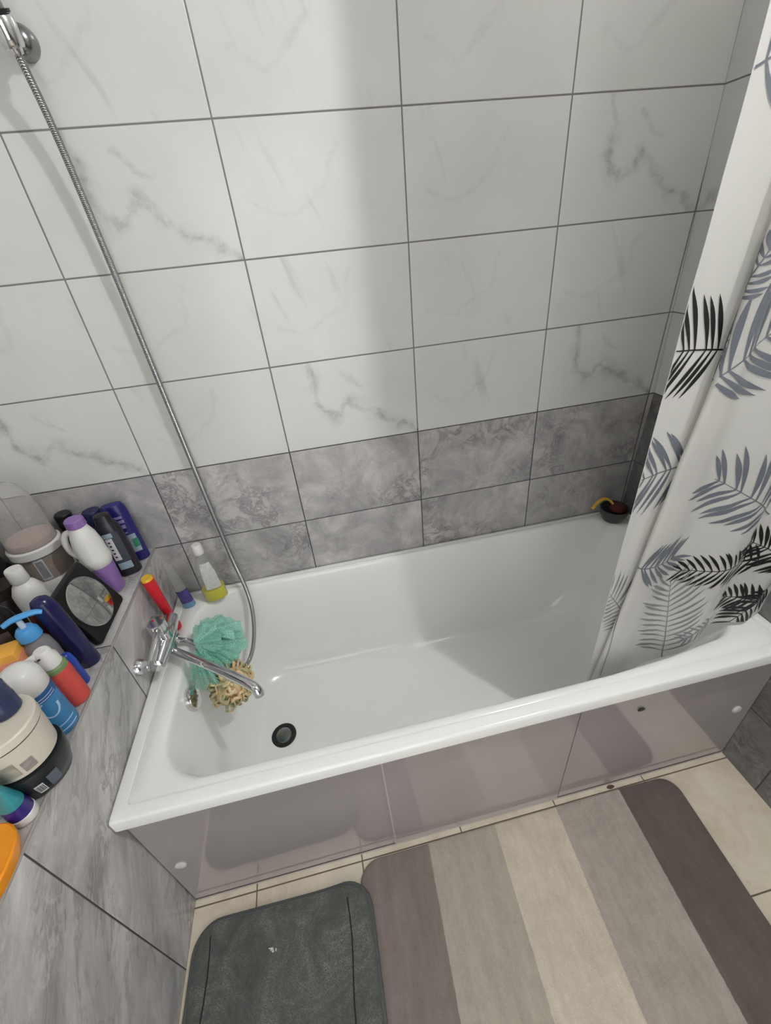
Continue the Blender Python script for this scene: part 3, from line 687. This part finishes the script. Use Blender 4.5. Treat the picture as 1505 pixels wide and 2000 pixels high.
# ------------------------------------------------------------------ rug and mat
def rugmat():
    k=NT('striped_pile'); o,x,y,z=k.coord()
    nz=k.noise(o,7,8,.7,1.4); f1=k.noise(o,300,3,.75); f2=k.noise(k.comb(k.ma('MULTIPLY',x,34),k.ma('MULTIPLY',y,4),0),1,4,.6)
    xs=k.ma('ADD',k.ma('SUBTRACT',x,k.ma('MULTIPLY',y,.068)),k.ma('MULTIPLY',k.ma('SUBTRACT',k.noise(o,90,2),.5),.004))
    st=[(0,srgb(128,118,112)),(.205,srgb(168,161,149)),(.412,srgb(200,190,174)),(.610,srgb(166,159,150)),(.822,srgb(102,92,88))]
    col=st[0][1]
    for x0,c in st[1:]: col=k.mix(k.smooth(xs,x0-.0015,x0+.0015),col,c)
    sh=k.ma('ADD',k.ma('ADD',.16,k.ma('MULTIPLY',k.noise(k.comb(k.ma('MULTIPLY',xs,1.6),k.ma('MULTIPLY',y,.8),0),38,6,.8),.46)),k.ma('ADD',k.ma('MULTIPLY',nz,.52),k.ma('ADD',k.ma('MULTIPLY',f1,.30),k.ma('MULTIPLY',f2,.44))))
    mx=k.n('ShaderNodeMix',data_type='RGBA',blend_type='MULTIPLY'); mx.inputs[0].default_value=1
    k.put(mx.inputs[6],col); cc=k.n('ShaderNodeCombineColor'); [k.put(cc.inputs[i],sh) for i in range(3)]; k.put(mx.inputs[7],cc.outputs[0])
    k.set(Base_Color=mx.outputs[2],Roughness=.95); k.b.inputs['Specular IOR Level'].default_value=.1; k.b.inputs['Sheen Weight'].default_value=.25
    k.bump(k.ma('ADD',f1,k.ma('MULTIPLY',nz,2.0)),.5,.003)
    return k.m
def slabmesh(w,d,r,h,edge=.006,seed=0,nx=60,ny=40,wob=.0012):
    rings=[rrect(0,w,-d,0,r,0,8),rrect(-.001,w+.001,-d-.001,.001,r,h*.5,8),rrect(edge*.4,w-edge*.4,-d+edge*.4,-edge*.4,r,h*.92,8)]
    for q in (edge*1.2,.03,.06): rings.append(rrect(q,w-q,-d+q,-q,max(.01,r-q*.5),h,8))
    for rg in rings[1:]:
        for p in rg:
            p.x+=wob*2*noise.noise(Vector((p.x*9,p.y*9,seed))); p.y+=wob*2*noise.noise(Vector((p.x*9,p.y*9,seed+5)))
            p.z+=wob*noise.noise(Vector((p.x*6,p.y*6,seed+9))) if p.z>h*.4 else 0
    return loft(rings,False,True)
ra=math.radians(-4.6)
rug=thing('bath_rug','striped grey and beige bath rug on the floor in front of the tub','rug',(.388,-.704,.0004)); 
v,f=slabmesh(1.005,.62,.055,.011,seed=3)
for p in v: p.x-=p.y*-.068*1.0   # the rug lies slightly skewed on the floor
mkobj('striped_pile',v,f,rugmat(),rug)
# sewn-in seams between stripes
mat_m=NT('dark_green_grey_velour'); k=mat_m; o_,x_,y_,z_=k.coord()
nz=k.noise(o_,8,8,.72,1.6); f1=k.noise(o_,380,2,.7)
k.set(Base_Color=k.mix(k.smooth(f1,.3,.7),k.ramp(nz,[(.34,srgb(66,70,67)),(.52,srgb(103,106,102)),(.70,srgb(142,140,136))]),srgb(78,82,79)),Roughness=.95); k.b.inputs['Specular IOR Level'].default_value=.1; k.b.inputs['Sheen Weight'].default_value=.2
k.bump(k.ma('ADD',f1,k.ma('MULTIPLY',nz,2.0)),.5,.003)
m_mat=mat_m.m
mt=thing('bath_mat','dark green-grey velour bath mat on the floor, left of the striped rug','bath mat',(-.060,-.742,.0005)); mt.rotation_euler=(0,0,math.radians(-.8))
def lift(x):
    t=min(1,max(0,(x-.335)/.06)); return .0122*t*t*(3-2*t)
def matmesh():
    w,d,r=.464,.62,.065
    v,f=slabmesh(w,d,r,.018,.010,8)
    for p in v: p.z+=lift(p.x)
    return v,f
v,f=matmesh(); mkobj('velour_top',v,f,m_mat,mt)
mkobj('edge_binding',*tube([Vector((p.x,p.y,.0075+lift(p.x))) for p in rrect(-.002,.466,-.622,.002,.066,0,8)]+[Vector((p.x,p.y,.0075+lift(p.x))) for p in rrect(-.002,.466,-.622,.002,.066,0,8)[:1]],.0055,8,False),simple('binding_tape',srgb(86,90,90),.9),mt)
for xs in (.040,.405):
    pth=[Vector((xs+.004*sin(q*.9),-.03-.56*q/14,.0182+lift(xs))) for q in range(15)]
    mkobj('sewn_line',*tube(pth,.0018,6),simple('sewn_groove',srgb(40,42,42),.95),mt)
ln=[]
for i in range(7):
    p=Vector((.145+rs.uniform(-.008,.008),-.835+rs.uniform(-.005,.005),.0200)); ln.append(tube([p,p+Vector((rs.uniform(-.005,.005),rs.uniform(-.003,.003),.0012)),p+Vector((rs.uniform(-.008,.008),rs.uniform(-.004,.004),.0))],.0011,6))
lo=mkobj('lint',*join(*ln),simple('white_lint',srgb(226,226,222),.9)); tag(lo,'speck of white lint on the dark bath mat','lint')
st=mkobj('floor_spot',*xf(lathe([(0,.013,.006),(.0006,.010,.004)],1.8,20),Matrix.Translation((1.195,-.6895,.0003))),simple('dull_brown',srgb(98,80,66),.8,var=.3,scale=200))  # flat brown spot laid on the floor strip
tag(st,'brown spot on the cream floor strip below the tub panel','stain')

# ------------------------------------------------------------------ shower curtain
TOP=2.36
def XSF(z):
    pts=[(.35,1.100),(.493,1.117),(.683,1.139),(.90,1.156),(1.11,1.173),(1.24,1.188),(1.43,1.196),(1.7,1.205)]
    for (z0,x0),(z1,x1) in zip(pts[:-1],pts[1:]):
        if z<=z1: return x0+(x1-x0)*max(0,(z-z0))/(z1-z0)
    return pts[-1][1]
def plan(z):
    z_=min(max(z,.35),1.6)
    xs=XSF(z_)
    amp=.7+.3*min(1,(z_-.3))
    vx=1.250+.012*min(1,max(0,(z_-.5)/.75)); md=(xs+.010+vx)/2
    return [(1.101,-.580),(1.135,-.574),(1.19,-.571),(xs+.085,-.570),(xs+.022,-.578),(xs,-.586),(xs+.010,-.595),(md,-.595),(vx,-.584),
            (vx+.030,-.585),(vx+.070,-.600),(vx+.115,-.611),(vx+.155,-.602),(vx+.190,-.586),(vx+.225,-.592),(vx+.27,-.606),(1.592-.03,-.598),(1.594,-.588)]
def bottom(a):  # lower hem: hangs inside the tub, rises onto the corner deck at the right
    xa=1.10+.5*a
    pts=[(0,.40),(.36,.41),(.50,.44),(.62,.500),(.72,.553),(.85,.563),(1,.566)]
    for (a0,z0),(a1,z1) in zip(pts[:-1],pts[1:]):
        if a<=a1: return z0+(z1-z0)*(a-a0)/(a1-a0)
    return pts[-1][1]
NA=150;NZ=70
def curve_at(z):
    P=spline([(x,y,0) for x,y in plan(z)],8)
    L=[0]
    for a,b in zip(P[:-1],P[1:]): L.append(L[-1]+(b-a).length)
    return P,L
CL=[curve_at(.35+ (TOP-.35)*j/40) for j in range(41)]
def S(a,z):
    j=(z-.35)/(TOP-.35)*40; j=min(max(j,0),39.999); j0=int(j); fr=j-j0
    r=Vector((0,0,0))
    for P,L,w in ((*CL[j0],1-fr),(*CL[j0+1],fr)):
        t=a*L[-1]; lo_,hi_=0,len(L)-1
        while hi_-lo_>1:
            md=(lo_+hi_)//2
            if L[md]<=t: lo_=md
            else: hi_=md
        q=(t-L[lo_])/max(1e-9,L[hi_]-L[lo_]); p=P[lo_].lerp(P[hi_],min(max(q,0),1)); r+=p*w
    # small cloth waves that grow towards the hem
    g=max(0,(1.5-z)/1.2)
    r.y+=.006*g*noise.noise(Vector((a*9,z*3.0,1.3)))+.002*noise.noise(Vector((a*25,z*9,4)))
    return Vector((r.x,min(r.y,-.03),z))
def Sn(a,z):
    e=.0015
    return ((S(a+e,z)-S(a-e,z)).cross(S(a,z+.004)-S(a,z-.004))).normalized()
V=[];F=[];FM=[]
for j in range(NZ+1):
    for i in range(NA+1):
        a=i/NA; zb=bottom(a); z=zb+(TOP-zb)*j/NZ; V.append(S(a,z))
for j in range(NZ):
    for i in range(NA):
        q=j*(NA+1)+i; F.append((q,q+1,q+NA+2,q+NA+1)); FM.append(0)
def cloth_mat():
    k=NT('white_curtain_cloth'); o,x,y,z=k.coord()
    c=k.ramp(k.noise(o,5,3),[(.3,srgb(234,233,230)),(.7,srgb(240,239,236))])
    k.set(Base_Color=c,Roughness=.45)
    tr=k.n('ShaderNodeBsdfTranslucent'); tr.inputs[0].default_value=srgb(226,224,220)
    mx=k.n('ShaderNodeMixShader'); mx.inputs[0].default_value=.42
    k.t.links.new(k.b.outputs[0],mx.inputs[1]); k.t.links.new(tr.outputs[0],mx.inputs[2]); k.t.links.new(mx.outputs[0],k.out.inputs[0])
    k.bump(k.noise(o,500,2),.1,.0005)
    return k.m
m_cl=cloth_mat()
m_lk=simple('black_leaf_print',srgb(26,23,26),.5,var=.1); m_ls=simple('slate_leaf_print',srgb(112,117,127),.5,var=.18,scale=24); m_lg=simple('grey_leaf_print',srgb(140,143,146),.5,var=.18,scale=24)
CW=.70   # cloth length along the bunch (metres), turns metres into a
def strip(pts,wfun,mi,eps=.0010):
    """pts: cloth-space (metres along, z) centre line -> printed lens shape"""
    n=len(pts); base=len(V)
    for i,(s_,z) in enumerate(pts):
        s2,z2=pts[min(i+1,n-1)]; s1,z1=pts[max(i-1,0)]
        dx,dz=s2-s1,z2-z1; l=math.hypot(dx,dz) or 1; w=wfun(i/(n-1))
        for sg in (-1,0,1):
            a=min(max((s_-sg*dz/l*w)/CW,.002),.998); zz=z+sg*dx/l*w
            zz=max(zz,bottom(a)+.002)
            V.append(S(a,zz)+Sn(a,zz)*eps)
    for i in range(n-1):
        for q in (0,1):
            F.append((base+3*i+q,base+3*i+q+1,base+3*i+q+4,base+3*i+q+3)); FM.append(mi)
def frond(a0,z0,ang,length,mi,width=.07,n=11,curve=.5,wl=.0052,both=True,rs=None):
    """palm leaf print: stem from (a0,z0) heading `ang` (0 = along +a, pi/2 = up)"""
    s0=a0*CW; pts=[]; s_,z=s0,z0; th=ang
    N=16
    for i in range(N+1):
        pts.append((s_,z)); s_+=cos(th)*length/N; z+=sin(th)*length/N; th+=curve/N
    strip(pts,lambda t:.0016*(1-.6*t),mi)
    for k_ in range(n):
        t=.14+.84*k_/(n-1); i=min(int(t*N),N-1); bx_,bz=pts[i]
        th=math.atan2(pts[i+1][1]-pts[i][1],pts[i+1][0]-pts[i][0])
        ll=width*(.72+.45*math.sin(PI*min(1,.12+t*.8)))*random.uniform(.85,1.1)
        for sg in (-1,1):
            q=th+sg*(1.22-.50*t**2)+random.uniform(-.05,.05); cs=[]; aa=q
            for m in range(9):
                u=m/8; cs.append((bx_+cos(aa)*ll*u,bz+sin(aa)*ll*u)); aa=q-sg*.16*u
            strip(cs,lambda u:wl*max(.05,math.sin(PI*min(1,.08+.92*u**1.25))**.9),mi)
FR=[ # a, z, heading, length, print, leaflet length, leaflets, bend, half width
 (.170,1.300,3.00,.20,1,.100,11,.1,.0046),(.345,1.240,.62,.22,2,.105,11,-.1,.0056),(.365,1.375,1.15,.085,2,.036,7,.1,.0032),
 (.004,1.650,.35,.15,2,.105,8,.2,.0054),(.180,1.085,3.30,.17,2,.092,10,-.1,.0046),(.795,.915,2.48,.235,2,.090,10,.2,.0056),
 (.320,.838,-.10,.10,2,.064,9,.5,.0040),(.880,.775,3.02,.27,1,.054,17,.1,.0036),(.150,.600,2.05,.26,3,.070,15,.3,.0026),
 (.575,.470,1.72,.30,3,.092,17,.1,.0030),(.960,.690,-2.20,.20,1,.064,12,.1,.0046),(.985,.760,2.6,.18,1,.066,11,.1,.0046),(.930,.640,2.9,.12,1,.055,9,.1,.0042),
 (.80,1.20,.8,.22,2,.09,12,.2,.005),(.62,1.55,2.0,.25,1,.09,13,-.2,.005),(.45,1.85,1.2,.25,2,.09,12,.2,.005),(.12,2.02,2.6,.2,1,.08,11,.2,.005),(.85,1.70,1.8,.25,3,.09,12,.2,.005),(.735,.605,-2.7,.10,3,.034,7,.1,.0030)]
strip([(.311*CW,.46+.84*i/60) for i in range(61)],lambda t:.0008,2,.0012)
for a0,z0,an,ln_,mi,wd,n_,cv,wl in FR: frond(a0,z0,an,ln_,mi,wd,n_,cv,wl)
cur=thing('shower_curtain','white shower curtain with palm leaf print bunched at the right end of the tub','curtain',(1.35,-.60,TOP))
CO=Vector((1.35,-.60,TOP))
mkobj('cloth',[p-CO for p in V],F,None,cur,True,[m_cl,m_lk,m_ls,m_lg],FM,auto=80)
for q in range(7):
    a=.06+.88*q/6; p=S(a,TOP-.012)
    ring=mkobj('curtain_ring',*tube([Vector((p.x,-.60+.034*cos(w),TOP+.012+.036*sin(w)))-CO for w in [2*PI*i/24 for i in range(25)]],.0025,8,False),m_white,cur)
rod=mkobj('curtain_rod',*cyl((XW+.001,-.60,TOP+.030),(XR-.034,-.60,TOP+.030),.0125,.0125,24),m_chrome); tag(rod,'chrome curtain rod above the tub carrying the leaf print curtain','curtain rod')

# ------------------------------------------------------------------ camera
cam=D.cameras.new('camera'); co=D.objects.new('camera',cam); COL.objects.link(co)
y,pi_,r=.1426,-.5736,-.1054
fw_=Vector((sin(y)*cos(pi_),cos(y)*cos(pi_),sin(pi_))); rt_=Vector((cos(y),-sin(y),0)); up_=rt_.cross(fw_)
R_=rt_*cos(r)+up_*sin(r); U_=up_*cos(r)-rt_*sin(r)
M=Matrix((R_,U_,-fw_)).transposed().to_4x4(); M.translation=Vector((.4983,-1.2075,1.5146))
co.matrix_world=M
cam.sensor_fit='VERTICAL'; cam.sensor_height=24.0; cam.lens=824.209/2000*24.0
cam.clip_start=.02; SC.camera=co

# ------------------------------------------------------------------ lights: the ceiling spot and two added soft fills
def lamp(name,kind,loc,energy,col,size,rot=(0,0,0)):
    l=D.lights.new(name,kind); l.energy=energy; l.color=col
    if kind=='POINT': l.shadow_soft_size=size
    else: l.shape='DISK'; l.size=size
    o=D.objects.new(name,l); COL.objects.link(o); o.location=loc; o.rotation_euler=rot; return o
lamp('ceiling_spot_light','POINT',(1.48,-1.10,2.64),45,(.985,.995,.985),.026)
lamp('ceiling_fill_light','AREA',(.05,-1.25,2.73),1.2,(.985,1,.99),.6)  # added overhead fill to lift the ambient level, not a known lamp
dl=lamp('front_fill_light','AREA',(.40,-2.13,1.10),12.0,(.985,1,.99),.9,(math.radians(90),0,0))  # added fill behind the camera, brightens curtain, panel and mat
dl.data.shape='RECTANGLE'; dl.data.size=.9; dl.data.size_y=1.9
w=D.worlds.new('world'); SC.world=w; w.use_nodes=True
w.node_tree.nodes['Background'].inputs[0].default_value=(.8,.8,.8,1); w.node_tree.nodes['Background'].inputs[1].default_value=.02
vs=SC.view_settings; vs.view_transform='Standard'; vs.look='None'; vs.gamma=1; vs.use_curve_mapping=False; vs.exposure=0.0
SC.display_settings.display_device='sRGB'
